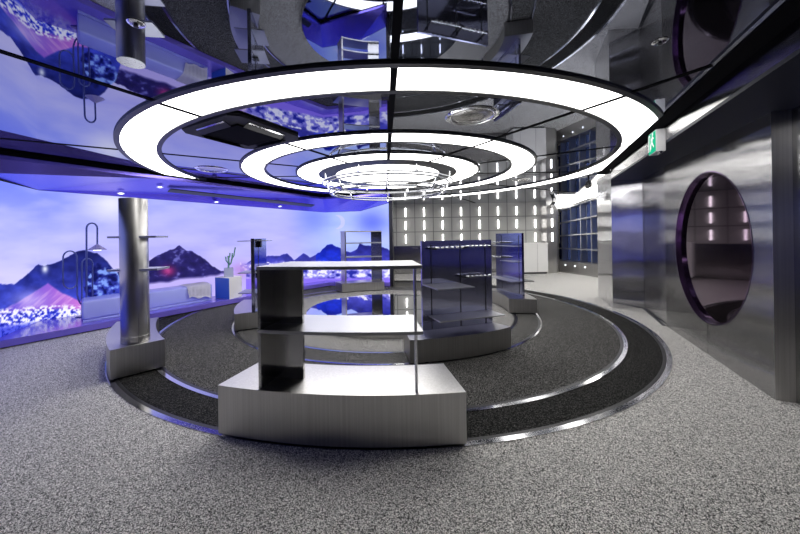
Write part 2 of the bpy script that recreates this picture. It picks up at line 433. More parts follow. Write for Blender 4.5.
# ------------------------------------------------------------------ the left soffit and its ledge
def at_z0(x, y, z):
    c, s_ = math.cos(ROLL), math.sin(ROLL); u, v = x-PX, y-PY
    D = (z-1.5)/(-(-s_*u+c*v)/FPX); return ((c*u+s_*v)/FPX*D, D)
fb, fc = at_z0(160, 178.8, SZ), at_z0(323, 199.2, SZ)
def cross2(p, q, r, s_):
    p, q, r, s_ = map(Vector, (p, q, r, s_)); d, e = q-p, s_-r
    t = ((r-p).x*e.y-(r-p).y*e.x)/(d.x*e.y-d.y*e.x); return tuple(p+d*t)
fa = cross2(fb, fc, SCR[0][:2], SCR[1][:2])
fe = [fa, fb, fc, (-0.74, 9.45), (0.20, 9.10)]
le = [(fa[0]-0.05, fa[1]+0.02, 2.44), SCR[1], SCR[2], SCR[3], SCR[4]]
bm = NB()
lo = [bm.verts.new((x, y, z+0.004)) for x, y, z in le]
fv = [bm.verts.new((x, y, SZ)) for x, y in fe]; mv = [bm.verts.new((x, y, SZ+0.055)) for x, y in fe]; tv = [bm.verts.new((x, y, ZC-0.001)) for x, y in fe]
bk = [bm.verts.new((x, y, ZC-0.001)) for x, y, z in le]
for i in range(4):
    bm.faces.new((lo[i], lo[i+1], fv[i+1], fv[i])); bm.faces.new((tv[i], tv[i+1], bk[i+1], bk[i])); bm.faces.new((lo[i], bk[i], bk[i+1], lo[i+1]))
    bm.faces.new((fv[i], fv[i+1], mv[i+1], mv[i]))
for i in (0, 4): bm.faces.new((lo[i], fv[i], mv[i], tv[i], bk[i]))
for i in range(4): bm.faces.new((mv[i], mv[i+1], tv[i+1], tv[i]))
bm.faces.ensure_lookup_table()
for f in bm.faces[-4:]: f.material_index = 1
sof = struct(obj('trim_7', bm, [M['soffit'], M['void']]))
def soffit_pt(x, y):
    """point where the photo ray meets the long slope of the soffit"""
    p0 = Vector(SCR[1]); p1 = Vector(SCR[2]); p2 = Vector((*fb, SZ)); n = (p1-p0).cross(p2-p0).normalized()
    a, b = ray(x, y); d = Vector((a, 1, b)); o = Vector((0, 0, 1.5))
    return o + d*((p0-o).dot(n)/d.dot(n)), (n if n.z < 0 else -n)

bm = NB()
prism(bm, [(-3.95, 1.509), (-5.40, 4.56), (-2.35, 9.17), (-1.66, 9.98), (0.17, 9.62), (0.17, 9.85), (-1.85, 10.5), (-6.15, 5.75), (-4.2, 1.5)], 0.02, 0.12)
struct(obj('ledge', bm, M['ledge']), 'low violet ledge running along the foot of the video wall', 'ledge')
bm = NB(); prism(bm, [(-3.98, 1.53), (-5.43, 4.60), (-2.38, 9.20), (-1.68, 10.03), (0.15, 9.68), (0.15, 9.85), (-1.85, 10.5), (-6.15, 5.75), (-4.2, 1.54)], 0, 0.02)
struct(obj('trim_8', bm, M['black']))

# ------------------------------------------------------------------ video wall picture
def interp(x, pts):
    xs, ys = zip(*pts); return np.interp(x, xs, ys)
rng = np.random.default_rng(3)
def vnoise(x, y, seed=0):
    def h(i, j): 
        v = np.sin(i*127.1+j*311.7+seed*74.7)*43758.5453; return v-np.floor(v)
    i, j = np.floor(x), np.floor(y); fx, fy = x-i, y-j; fx = fx*fx*(3-2*fx); fy = fy*fy*(3-2*fy)
    return (h(i, j)*(1-fx)+h(i+1, j)*fx)*(1-fy)+(h(i, j+1)*(1-fx)+h(i+1, j+1)*fx)*fy
def fbm(x, y, o=4, seed=0):
    s = 0; a = 0.5
    for k in range(o): s = s+a*vnoise(x*2**k, y*2**k, seed+k); a *= 0.5
    return s/(1-0.5**o)
def picture(x, y):
    """the desert landscape shown on the screens: returns sRGB 0..1"""
    x = np.asarray(x, float); y = np.asarray(y, float); n = x.shape
    def col(c): return np.array(c, float)/255
    out = np.zeros(n+(3,))
    def lay(mask, c, a=1.0):
        nonlocal out
        mm = np.clip(mask*a, 0, 1)[..., None]; out = out*(1-mm)+np.asarray(c)*mm
    t = np.clip((y-185)/90, 0, 1)[..., None]
    left = col((138, 152, 250))*(1-t)+col((212, 208, 252))*t
    mid = col((168, 176, 250))*(1-t)+col((200, 192, 248))*t
    rgt = col((170, 190, 255))*(1-t)+col((190, 205, 255))*t
    wl = np.clip(1-(x-60)/90, 0, 1)[..., None]; wr_ = np.clip((x-290)/40, 0, 1)[..., None]
    out = left*wl+mid*(1-wl); out = out*(1-wr_)+rgt*wr_
    cl = fbm(x/45, y/14, 4, 5)
    lay(np.clip((cl-0.42)*2.4, 0, 1), col((222, 218, 254)), 0.42)
    lay(np.clip((0.44-cl)*3, 0, 1), col((120, 128, 246)), 0.28)
    lay(np.exp(-(((x-112)/22)**2+((y-205)/16)**2)), col((250, 248, 255)), 0.7)
    lay(np.exp(-(((x-312)/16)**2+((y-218)/18)**2)), col((120, 140, 250)), 0.5)
    lay(np.exp(-(((x-372)/16)**2+((y-222)/12)**2)), col((96, 112, 240)), 0.7)
    d = np.hypot((x-338), (y-222)*1.0); d2 = np.hypot(x-334.5, y-222)
    lay(((d < 7) & (d2 > 6.4)).astype(float), col((225, 215, 250)), 0.45)
    nx = (fbm(x/5, y*0+3, 3, 9)-0.5)
    def under(pts, jag=0.0, lo=-1e9, hi=1e9, soft=1.0):
        r = interp(x, pts)+jag*nx
        return np.clip((y-r)/soft, 0, 1)*((x >= lo) & (x <= hi))
    # right range
    m = under([(225, 272), (243, 266), (256, 257), (270, 256), (287, 253), (294, 259), (303, 253), (310, 257), (320, 252), (327, 244.6), (331, 244), (342, 248.7), (350, 252.5), (357, 248.7), (359.5, 244), (368, 245.6), (381, 246.6), (400, 252)], 3.0, 244)
    g = np.clip((y-244)/22, 0, 1)[..., None]
    c = col((40, 44, 120))*(1-g)+col((92, 92, 190))*g
    c = c*(0.75+0.5*fbm(x/6, y/4, 3, 2))[..., None]
    c = np.where(((x > 316) & (x < 345))[..., None], c*np.array([0.6, 0.9, 1.25]), c)
    lay(m, c)
    lay(np.clip((y-262-4*(fbm(x/7, y*0, 3, 4)-0.5)*2)/3, 0, 1)*(x > 240), col((150, 146, 228)))
    fl_ = fbm(x/4.5, y/3.2, 4, 31)
    lay(np.clip((fl_-0.52)*8, 0, 1)*(x > 240)*(y > 262)*(y < 279), col((238, 236, 255)))
    lay(np.clip((0.42-fl_)*8, 0, 1)*(x > 240)*(y > 264)*(y < 279), col((54, 60, 160)))
    lay(np.clip((y-277)/2, 0, 1)*(x > 240), col((150, 128, 238)))
    # middle mountain
    lay(under([(118, 282), (148, 262), (150, 276), (225, 276)], 0, 120, 222, 3), col((120, 112, 196)))
    m = under([(110, 275), (148, 262), (160, 254), (172, 249), (179, 245), (186, 250), (195, 252), (205, 258), (213, 266), (223, 271), (232, 280)], 3.0, 112, 230)
    v = fbm(x/7+y/9, y/5-x/14, 4, 12)
    c = col((52, 46, 96))*(0.7+0.6*v)[..., None]
    lay(m, c); lay(m*np.clip((v-0.62)*6, 0, 1), col((140, 140, 205)), 0.7)
    lay(np.exp(-(((x-168)/7)**2+((y-271)/5)**2)), col((205, 70, 120)), 0.75)
    lay(np.clip((y-(282-0.12*(x-148)+3*(fbm(x/14, y*0, 2, 3)-0.5)))/3, 0, 1)*(x > 112)*(x < 246), col((196, 184, 240)))
    lay(np.exp(-(((x-240)/10)**2+((y-270)/8)**2)), col((188, 150, 216)), 0.8)
    lay(np.clip((y-300)/6, 0, 1)*(x > 112)*(x < 246), col((140, 120, 232)))
    # left ridge
    m = under([(-90, 292), (-30, 288), (0, 284), (14, 284), (25, 276), (38, 263), (44, 265), (55, 262), (68, 257), (78, 250), (84, 249), (97, 252), (104, 258), (110, 264), (118, 276), (124, 290)], 2.6, -500, 124)
    g = np.clip((y-252)/45, 0, 1)[..., None]
    c = (col((36, 42, 92))*(1-g)+col((74, 86, 190))*g)*(0.72+0.56*fbm(x/9, y/6, 4, 21))[..., None]
    lay(m, c)
    lay(np.exp(-(((x-45)/3)**2+((y-269)/4)**2)), col((236, 240, 255)), 0.95)
    tb = fbm(x/5, y/4, 4, 40)
    lay(np.clip((tb-0.5)*7, 0, 1)*(np.exp(-(((x-104)/16)**2+((y-282)/15)**2)) > 0.35), col((150, 180, 250)), 0.9)
    lay(np.clip((0.46-tb)*7, 0, 1)*(np.exp(-(((x-100)/18)**2+((y-282)/20)**2)) > 0.4), col((20, 26, 78)), 0.9)
    m = under([(-60, 320), (0, 311), (20, 300), (48, 282), (62, 292), (80, 300), (92, 301), (118, 312)], 1.2, -500, 119, 2)
    st = fbm((x+1.2*y)/5, (y-0.5*x)/26, 4, 50)
    g = np.clip((x-20)/60, 0, 1)[..., None]
    c = col((116, 92, 208))*(1-g)+col((206, 132, 214))*g
    c = c*(1-0.5*np.clip((st-0.5)*4, 0, 1))[..., None]+col((240, 200, 236))*(0.5*np.clip((st-0.5)*4, 0, 1))[..., None]
    lay(m, c)
    lay(np.exp(-(((x-30)/16)**2+((y-300)/9)**2)), col((226, 214, 250)), 0.5)
    fw = fbm(x/2.4, y/2.0, 4, 60)
    edge = interp(x, [(-60, 318), (0, 312), (30, 309), (60, 307), (85, 309), (120, 314)])
    lay(np.clip((y-edge+6*(fw-0.5))/3, 0, 1)*(x < 119), col((96, 104, 226)))
    lay(np.clip((fw-0.44)*9, 0, 1)*np.clip((y-edge+4)/3, 0, 1)*np.clip((edge+17-y)/5, 0, 1)*(x < 82), col((242, 240, 255)))
    lay(np.clip((0.40-fw)*9, 0, 1)*np.clip((y-edge)/3, 0, 1)*(x < 90), col((34, 50, 170)))
    return np.clip(out, 0, 1)
def screen_material():
    m = bpy.data.materials.new('video wall picture'); m.use_nodes = True; nt = m.node_tree; N = nt.nodes; L = nt.links
    N.remove(N['Principled BSDF'])
    a = N.new('ShaderNodeAttribute'); a.attribute_name = 'picture'
    e = N.new('ShaderNodeEmission'); e.inputs[1].default_value = L_SCREEN
    g = N.new('ShaderNodeBsdfGlossy'); g.inputs['Roughness'].default_value = 0.3; g.inputs[0].default_value = (0.02, 0.02, 0.02, 1)
    s = N.new('ShaderNodeAddShader'); L.new(a.outputs['Color'], e.inputs[0]); L.new(e.outputs[0], s.inputs[0]); L.new(g.outputs[0], s.inputs[1])
    L.new(s.outputs[0], N['Material Output'].inputs[0])
    return m
M['screen'] = screen_material()
vw = thing('video_wall', 'long glowing video wall showing violet desert mountains behind the ledge', 'screen', (-3.9, 8.1, 0.12))
def project(P):
    u = FPX*P[:, 0]/P[:, 1]; v = -FPX*(P[:, 2]-1.5)/P[:, 1]; c, s = math.cos(ROLL), math.sin(ROLL)
    return PX+c*u-s*v, PY+s*u+c*v
def screen_panel(pts, zb, nu, nv):
    """grid between consecutive plan corners (x, y, ztop)"""
    rows = []
    seg = [math.dist(a[:2], b[:2]) for a, b in zip(pts, pts[1:])]; tot = sum(seg)
    us = []
    for i, sgl in enumerate(seg):
        k = max(1, round(nu*sgl/tot)); us += [(i, t/k) for t in range(k)]
    us.append((len(seg)-1, 1.0))
    G = []
    for i, t in us:
        a, b = np.array(pts[i]), np.array(pts[i+1]); p = a+(b-a)*t
        for j in range(nv+1): G.append((p[0], p[1], zb+(p[2]-zb)*j/nv))
    G = np.array(G); nU = len(us)
    me = bpy.data.meshes.new('display_panel')
    F = [(i*(nv+1)+j, (i+1)*(nv+1)+j, (i+1)*(nv+1)+j+1, i*(nv+1)+j+1) for i in range(nU-1) for j in range(nv)]
    me.from_pydata((G-np.array(vw.location)).tolist(), [], F)
    xs, ys = project(G); srgb = picture(xs, ys)
    lin = np.where(srgb <= 0.04045, srgb/12.92, ((srgb+0.055)/1.055)**2.4); lin = lin**np.array([1.2, 1.2, 1.0])
    at = me.attributes.new('picture', 'FLOAT_COLOR', 'POINT')
    at.data.foreach_set('color', np.concatenate([lin, np.ones((len(lin), 1))], 1).astype(np.float32).ravel())
    me.materials.append(M['screen']); me.update()
    o = bpy.data.objects.new('display_panel', me); put(o, vw); return o
screen_panel([SCR[0], SCR[1]], 0.121, 200, 160)
screen_panel([SCR[1], SCR[2]], 0.121, 520, 200)
screen_panel([SCR[2], SCR[3], SCR[4]], 0.121, 170, 170)
# body behind the panels and the black end frame
for a, b in ((0, 1), (1, 2), (2, 3), (3, 4)):
    p, q = Vector(SCR[a]), Vector(SCR[b]); d = (q-p).to_2d().normalized(); nrm = Vector((-d.y, d.x))
    if a == 0: nrm = Vector((-d.y, d.x)) if False else Vector((-abs(d.y), -abs(d.x)))
    bm = NB(); solid(bm, [(p.x+nrm.x*0.012, p.y+nrm.y*0.012, 0.121), (q.x+nrm.x*0.012, q.y+nrm.y*0.012, 0.121), (q.x+nrm.x*0.012, q.y+nrm.y*0.012, q.z), (p.x+nrm.x*0.012, p.y+nrm.y*0.012, p.z)], (nrm.x*0.07, nrm.y*0.07, 0))
    obj('cabinet', bm, M['matt'], vw)
bm = NB(); prism(bm, [(0.172, 9.70), (0.27, 9.66), (0.31, 9.85), (0.20, 9.9)], 0.0, ZC-0.002); obj('frame', bm, M['black'], vw)

# soffit fittings
p0, n0 = soffit_pt(169, 190.5); p1, n1 = soffit_pt(313, 206)
d = (p1-p0).normalized(); s = d.cross(n0).normalized()*0.085
bm = NB(); solid(bm, [p0-s+n0*0.004, p1-s+n0*0.004, p1+s+n0*0.004, p0+s+n0*0.004], -n0*0.02)
tag(recenter(obj('linear_air_diffuser', bm, M['black']), (p0+p1)/2), 'long black slot diffuser set in the violet-lit soffit', 'air vent')
def sof_light(x, y, label):
    p, n = soffit_pt(x, y)
    t = thing('downlight', label, 'downlight', p, 'small soffit downlights')
    u = n.cross(Vector((1, 0, 0))).normalized(); v = n.cross(u)
    def dsk(r, o, th):
        bm = NB(); return solid(bm, [p+n*o+r*(math.cos(2*PI*k/24)*u+math.sin(2*PI*k/24)*v) for k in range(24)], n*th)
    obj('bezel', dsk(0.06, -0.003, 0.006), M['chrome'], t); obj('lens', dsk(0.036, 0.0035, 0.002), M['spot'], t)
for x, y, l in ((77, 176, 'soffit downlight nearest the left end of the violet-lit soffit'),
                (160, 187, 'soffit downlight just above the left end of the black slot diffuser'),
                (121, 193.4, 'soffit downlight directly above the steel column display'),
                (216.5, 202, 'soffit downlight below the black slot, above the side table'),
                (280, 206.3, 'soffit downlight below the right end of the black slot')):
    sof_light(x, y, l)

# ------------------------------------------------------------------ ceiling lights
def clip(bm):
    g = list(bm.verts)+list(bm.edges)+list(bm.faces)
    n = Vector((1, -0.4533, 0)).normalized(); p = Vector((ME(0)-0.004, 0, 0))
    r_ = bmesh.ops.bisect_plane(bm, geom=g, plane_co=p, plane_no=n, clear_outer=True)
    ed = [e for e in r_['geom_cut'] if isinstance(e, bmesh.types.BMEdge)]
    if ed: bmesh.ops.holes_fill(bm, edges=ed)
    return bm
def ring_light(name, label, r0, r1, rw, z=ZC):
    t = thing(name, label, 'ceiling light', (*CC, z), 'concentric ring lights')
    for k in range(12):
        a = -90+30*k; ga = math.degrees(0.028/((r0+r1)/2))
        bm = NB(); sector(bm, r0, r1, a+ga, a+30-ga, z-0.012, z-0.002, CC, 16); clip(bm)
        if bm.faces: obj('diffuser', bm, M['ring'], t)
        else: bm.free()
    for k in range(12):
        p0, p1 = pc(r0, -90+30*k, CC), pc(r1, -90+30*k, CC); d = Vector((-math.sin(R(-90+30*k)), math.cos(R(-90+30*k))))*0.027
        bm = NB(); prism(bm, [(p0[0]-d.x, p0[1]-d.y), (p1[0]-d.x, p1[1]-d.y), (p1[0]+d.x, p1[1]+d.y), (p0[0]+d.x, p0[1]+d.y)], z-0.016, z-0.002); clip(bm)
        if bm.faces: obj('divider', bm, M['void'], t)
        else: bm.free()
    bm = NB(); annulus(bm, r1+0.001, r1+rw, z-0.02, z-0.002, CC); clip(bm); obj('outer_rim', bm, M['rim'], t, 30)
    bm = NB(); annulus(bm, r0-rw, r0-0.001, z-0.02, z-0.002, CC); clip(bm); obj('inner_rim', bm, M['rim'], t, 30)
    return t
ring_light('ring_light', 'largest outermost white glowing ring light on the mirror ceiling', 3.90, 4.28, 0.06)
ring_light('ring_light', 'middle white glowing ring light between the outermost and innermost rings', 2.39, 2.75, 0.04)
ring_light('ring_light', 'innermost white glowing ring light around the chrome hanging rails', 1.39, 1.79, 0.035)
bm = NB(); annulus(bm, 1.05, 1.35, ZC-0.02, ZC-0.002, CC)
t = thing('disc_light', 'round glowing disc light at the very centre of the ceiling rings', 'ceiling light', (*CC, ZC))
obj('surround', bm, M['rim'], t)
bm = NB(); disc(bm, 1.045, ZC-0.02, ZC-0.002, CC); obj('diffuser', bm, M['ring'], t)

# chrome hanging rails under the centre
ch = thing('hanging_rail_chandelier', 'double tier of round chrome hanging rails under the central disc light', 'hanging rail', (*CC, 2.4))
for r, z, rad in ((1.32, 2.585, 0.02), (1.24, 2.555, 0.02), (1.18, 2.43, 0.02), (1.13, 2.375, 0.02)):
    bm = NB(); tube(bm, circ_path(r, z, CC), rad*0.8, 10, True); obj('ring_rail', bm, M['chrome_dim'], ch, 60)
for k in range(8):
    a = -68+45*k
    x, y = pc(1.28, a, CC)
    bm = NB(); tube(bm, [(x, y, 2.575), (x, y, ZC-0.021)], 0.009, 8); rod = obj('rod', bm, M['chrome'], ch, 60)
    bm = NB(); box(bm, (x, y, 2.60), (0.05, 0.05, 0.05), R(a)); obj('clamp', bm, M['chrome' if k % 2 else 'black'], rod)
    a2 = a+22; x0, y0 = pc(1.25, a2, CC); x1, y1 = pc(1.155, a2, CC)
    bm = NB(); tube(bm, [(x0, y0, 2.56), (x1, y1, 2.37)], 0.014, 8); lk = obj('link', bm, M['chrome'], ch, 60)
    bm = NB(); tube(bm, [pc(1.20, a2, CC)+(2.44,), pc(1.12, a2, CC)+(2.365,)], 0.026, 8); obj('clamp', bm, M['chrome'], lk, 60)

# air conditioning cassette
ac = thing('air_conditioner', 'square black four-way air conditioner set in the ceiling inside the largest ring', 'air conditioner', (-1.654, 3.883, ZC))
ra = R(-30)
def acp(x, y): x *= 0.8; y *= 0.8; return (-1.654+math.cos(ra)*x-math.sin(ra)*y, 3.883+math.sin(ra)*x+math.cos(ra)*y)
bm = NB(); prism(bm, [acp(x, y) for x, y in ((-.5, -.62), (.5, -.62), (.62, -.5), (.62, .5), (.5, .62), (-.5, .62), (-.62, .5), (-.62, -.5))], ZC-0.03, ZC-0.002); obj('frame', bm, M['matt'], ac)
bm = NB(); prism(bm, [acp(x, y) for x, y in ((-.36, -.36), (.36, -.36), (.36, .36), (-.36, .36))], ZC-0.05, ZC-0.031); obj('grille', bm, M['void'], ac)
for k in range(4):
    q = k*PI/2; c_, s_ = math.cos(q), math.sin(q)
    def lp(x, y, z): X, Y = acp(c_*x-s_*y, s_*x+c_*y); return (X, Y, z)
    bm = NB(); solid(bm, [lp(-.32, -.53, ZC-0.035), lp(.32, -.53, ZC-0.035), lp(.32, -.43, ZC-0.075), lp(-.32, -.43, ZC-0.075)], (0, 0, 0.01)); lv = obj('louvre', bm, M['rim'], ac)
    bm = NB(); solid(bm, [lp(-.31, -.535, ZC-0.038), lp(.31, -.535, ZC-0.038), lp(.31, -.515, ZC-0.046), lp(-.31, -.515, ZC-0.046)], (0, 0, 0.008)); obj('lip', bm, M['chrome'], lv)

# round ceiling diffusers, sprinklers
def round_vent(x, y, r, label):
    t = thing('round_ceiling_diffuser', label, 'air vent', (x, y, ZC), 'round chrome ceiling diffusers')
    bm = NB(); lathe(bm, [(r*0.80, ZC-0.003), (r*0.82, ZC-0.014), (r*0.9, ZC-0.02), (r, ZC-0.01), (r+0.01, ZC-0.003)], (x, y)); obj('rim', bm, M['chrome'], t, 50)
    bm = NB(); lathe(bm, [(r*0.80, ZC-0.003), (r*0.7, ZC-0.012), (r*0.4, ZC-0.018), (0, ZC-0.02)], (x, y)); obj('dish', bm, M['steel_dark'], t, 50)
round_vent(0.96, 3.46, 0.27, 'round chrome ceiling diffuser right of the middle seam inside the largest ring')
round_vent(-3.09, 5.88, 0.27, 'round chrome ceiling diffuser beyond the black air conditioner, left side')
round_vent(3.2, 7.5, 0.2, 'round chrome ceiling diffuser on the right towards the tiled back wall')
def sprinkler(x, y, label):
    t = thing('sprinkler', label, 'sprinkler', (x, y, ZC), 'ceiling sprinklers')
    bm = NB(); lathe(bm, [(0, ZC-0.002), (0.046, ZC-0.003), (0.04, ZC-0.008), (0.02, ZC-0.010), (0, ZC-0.010)], (x, y), 24); obj('escutcheon', bm, M['chrome'], t, 40)
    bm = NB(); lathe(bm, [(0, ZC-0.009), (0.012, ZC-0.010), (0.009, ZC-0.018), (0.014, ZC-0.022), (0, ZC-0.024)], (x, y), 16); obj('head', bm, M['black'], t, 40)
sprinkler(-1.423, 1.895, 'small chrome sprinkler on the mirror ceiling at upper left, over the column reflection')
sprinkler(1.856, 2.157, 'small chrome sprinkler on the mirror ceiling at upper right near the round window')
sprinkler(2.3, 10.8, 'small chrome sprinkler near the tiled back wall beyond the rings')

# ------------------------------------------------------------------ floor rails
def rail(r0, r1, label):
    t = thing('floor_rail', label, 'floor rail', (*FC, 0), 'circular floor rails')
    bm = NB(); annulus(bm, r0, r1, 0.0, 0.006, FC, 256); obj('metal_strip', bm, M['rail'], t)
    bm = NB(); annulus(bm, r0-0.035, r0-0.001, 0.0, 0.004, FC, 256); obj('groove', bm, M['black'], t)
rail(4.325, 4.375, 'outermost circular metal rail where the dark carpet meets the grey carpet')
rail(3.905, 3.95, 'second circular metal rail in from the grey carpet')
rail(2.84, 2.868, 'third circular metal rail, under the dark blue shelf panel display')
rail(2.455, 2.482, 'innermost circular metal rail, nearest the mirror disc')

# mirror disc
t = thing('mirror_disc', 'low round mirror-topped plinth at the centre of the floor rings', 'plinth', (0.04, 6.25, 0))
bm = NB(); disc(bm, 1.50, 0.0, 0.115, (0.04, 6.25)); obj('body', bm, M['steel'], t, 40)
bm = NB(); disc(bm, 1.505, 0.116, 0.124, (0.04, 6.25)); obj('mirror_top', bm, M['disc'], t, 40)

# ------------------------------------------------------------------ display units
def plinth(t, r0, r1, a0, a1, h):
    bm = NB(); sector(bm, r0, r1, a0, a1, 0.022, h); o = obj('plinth', bm, M['steel'], t, 35)
    for fa in (0.15, 0.85):
        for rr in (r0+0.07, r1-0.07):
            x, y = pc(rr, a0+(a1-a0)*fa, FC); d = Vector((math.cos(R(a0)), math.sin(R(a0))))
            bm = NB(); p = Vector((x, y, 0.029)); e = Vector((d.x, d.y, 0))*0.02
            tube(bm, [p-e, p+e], 0.022, 14); obj('caster', bm, M['black'], t, 50)
    return o
# A: front shelving
a = thing('display_unit', 'large brushed steel shelf display nearest the camera with open white shelves', 'display unit', (*pc(4.1, -95, FC), 0))
plinth(a, 3.85, 4.375, -107.5, -83.0, 0.387)
bm = NB(); sector(bm, 3.86, 4.355, -103.0, -86.9, 1.268, 1.292); obj('top_board', bm, M['steel_shelf'], a, 35)
bm = NB(); sector(bm, 3.86, 4.355, -103.0, -86.9, 0.80, 0.824); obj('shelf', bm, M['steel_shelf'], a, 35)
bm = NB(); sector(bm, 4.13, 4.35, -103.0, -102.7, 0.386, 1.267, n=1); obj('side_panel', bm, M['steel_dark'], a)
for z0, z1 in ((0.386, 0.799), (0.825, 1.267)):
    bm = NB(); sector(bm, 4.12, 4.15, -102.69, -99.45, z0, z1); obj('back_panel', bm, M['steel_dark'], a, 35)
bm = NB(); x, y = pc(4.325, -87.55, FC); tube(bm, [(x, y, 0.386), (x, y, 1.267)], 0.011, 12); obj('post', bm, M['chrome'], a, 50)

# upright panel displays
def panel(t, p, q, z0, z1, th, side, mat):
    """panel standing between plan points p and q, thickness on the far side of its face"""
    p, q = Vector(p), Vector(q); d = (q-p).normalized(); n = Vector((d.y, -d.x))*side
    bm = NB(); prism(bm, [tuple(p), tuple(q), tuple(q-n*th), tuple(p-n*th)], z0, z1); obj('panel', bm, mat, t)
    def P3(f, z, off=0.0): v = p+(q-p)*f+n*off; return Vector((v.x, v.y, z))
    return P3
def shelf_on(t, P3, f0, f1, z, depth, th=0.012, mat='steel_shelf', off=0.004):
    bm = NB(); a_, b_, c_, d_ = P3(f0, z, off), P3(f1, z, off), P3(f1, z, depth), P3(f0, z, depth)
    solid(bm, [a_, b_, c_, d_], (0, 0, th)); return obj('shelf', bm, M[mat], t)
def rod_on(t, P3, f0, f1, z, depth):
    bm = NB(); tube(bm, [P3(f0, z, depth), P3(f1, z, depth)], 0.011, 10); r_ = obj('hanging_rod', bm, M['chrome'], t, 50)
    for f in (f0+0.02*(f1-f0), f1-0.02*(f1-f0)):
        bm = NB(); tube(bm, [P3(f, z-0.01, 0.004), P3(f, z-0.01, depth+0.015)], 0.014, 8); obj('bracket', bm, M['black'], r_, 50)
    for k in range(5):
        f = f0+(f1-f0)*(0.15+0.17*k)
        bm = NB(); tube(bm, [P3(f, z, depth-0.017), P3(f, z, depth+0.017)], 0.016, 8); obj('stop', bm, M['chrome'], r_, 50)
def slot_on(t, P3, f, z0, z1, wd=0.006):
    bm = NB(); solid(bm, [P3(f-wd, z0, 0.0005), P3(f+wd, z0, 0.0005), P3(f+wd, z1, 0.0005), P3(f-wd, z1, 0.0005)], P3(0, 0, 0.004)-P3(0, 0, 0.0005)); obj('slot', bm, M['black'], t)
# B
b = thing('display_unit', 'dark panel shelf display with two hanging rods, right behind the front display', 'display unit', (*pc(2.62, -70, FC), 0))
plinth(b, 2.37, 2.885, -85.0, -55.9, 0.29)
P3 = panel(b, (0.482, 4.143), (1.477, 4.457), 0.291, 1.435, 0.03, 1, M['steel_panel'])
for f in (0.125, 0.53, 0.90): slot_on(b, P3, f, 0.30, 1.39)
rod_on(b, P3, 0.125, 0.52, 1.345, 0.12); rod_on(b, P3, 0.54, 0.90, 1.355, 0.12); rod_on(b, P3, 0.54, 0.90, 0.965, 0.12)
shelf_on(b, P3, 0.0, 0.47, 0.872, 0.44); shelf_on(b, P3, 0.08, 0.96, 0.465, 0.32)
# C
c = thing('display_unit', 'blue reflecting panel display on a low steel plinth at far right of the rings', 'display unit', (*pc(2.62, 2, FC), 0))
plinth(c, 2.37, 2.87, -12.2, 16.5, 0.283)
P3 = panel(c, (2.636, 6.208), (2.49, 7.22), 0.284, 1.525, 0.045, -1, M['steel_panel'])
slot_on(c, P3, 0.10, 0.35, 1.48); slot_on(c, P3, 0.75, 0.35, 1.48)
rod_on(c, P3, 0.55, 0.98, 1.34, 0.12); rod_on(c, P3, 0.55, 0.98, 1.03, 0.12)
shelf_on(c, P3, 0.1, 0.95, 1.26, 0.10); shelf_on(c, P3, 0.1, 0.6, 0.955, 0.12); shelf_on(c, P3, 0.02, 0.95, 0.585, 0.22)
bm = NB(); solid(bm, [P3(0.02, 0.585, -0.047), P3(0.5, 0.585, -0.047), P3(0.5, 0.585, -0.26), P3(0.02, 0.585, -0.26)], (0, 0, 0.012)); obj('shelf', bm, M['rim'], c)
# F
f_ = thing('display_unit', 'slim panel display with small shelves on both sides, left of the rings below the vase', 'display unit', (*pc(2.6, -158, FC), 0))
plinth(f_, 2.37, 2.83, -149.7, -176, 0.29)
P3 = panel(f_, (-2.11, 5.30), (-2.24, 6.20), 0.291, 1.50, 0.055, 1, M['steel_panel'])
for z in (1.455, 0.93, 0.60):
    shelf_on(f_, P3, 0.03, 0.5, z, 0.20)
    bm = NB(); solid(bm, [P3(0.03, z, -0.057), P3(0.5, z, -0.057), P3(0.5, z, -0.27), P3(0.03, z, -0.27)], (0, 0, 0.012)); obj('shelf', bm, M['steel_shelf'], f_)
for z in (1.42, 0.9):
    bm = NB(); box(bm, (*P3(0.3, 0, 0.03).to_2d(), z), (0.05, 0.10, 0.14), 0.15); obj('bracket', bm, M['black'], f_)
slot_on(f_, P3, 0.3, 0.35, 1.46)
# E
e = thing('display_unit', 'tall steel cylinder column display with small shelves on a curved plinth at left', 'display unit', (*pc(4.1, -143, FC), 0))
plinth(e, 3.86, 4.36, -132.7, -153.0, 0.337)
ec = (-2.89, 3.765)
bm = NB(); lathe(bm, [(0, 0.338), (0.139, 0.338), (0.139, 0.41), (0.137, 0.412), (0.137, 1.975), (0.134, 1.98), (0, 1.98)], ec, 64); obj('column', bm, M['steel_column'], e, 40)
for z, sx in ((1.54, 0.50), (1.165, 0.52)):
    bm = NB(); box(bm, (ec[0]+0.02, ec[1]+0.05, z), (sx, 0.28, 0.022), R(8)); obj('shelf', bm, M['steel_shelf'], e)
# G
g = thing('display_unit', 'far open shelf frame on a low steel plinth in front of the video wall corner', 'display unit', (*pc(2.6, 106, FC), 0))
plinth(g, 2.36, 2.86, 90.8, 119.5, 0.25)
for z in (1.635, 1.315, 0.93):
    bm = NB(); sector(bm, 2.42, 2.80, 92.0, 116.6, z, z+0.03); obj('shelf', bm, M['steel_shelf'], g, 35)
for z0, z1 in ((0.251, 0.929), (0.961, 1.314), (1.346, 1.634)):
    bm = NB(); sector(bm, 2.46, 2.50, 92.1, 99.0, z0, z1); obj('back_panel', bm, M['steel_dark'], g, 35)
    bm = NB(); sector(bm, 2.44, 2.78, 115.7, 116.5, z0, z1, n=1); obj('side_panel', bm, M['steel'], g)

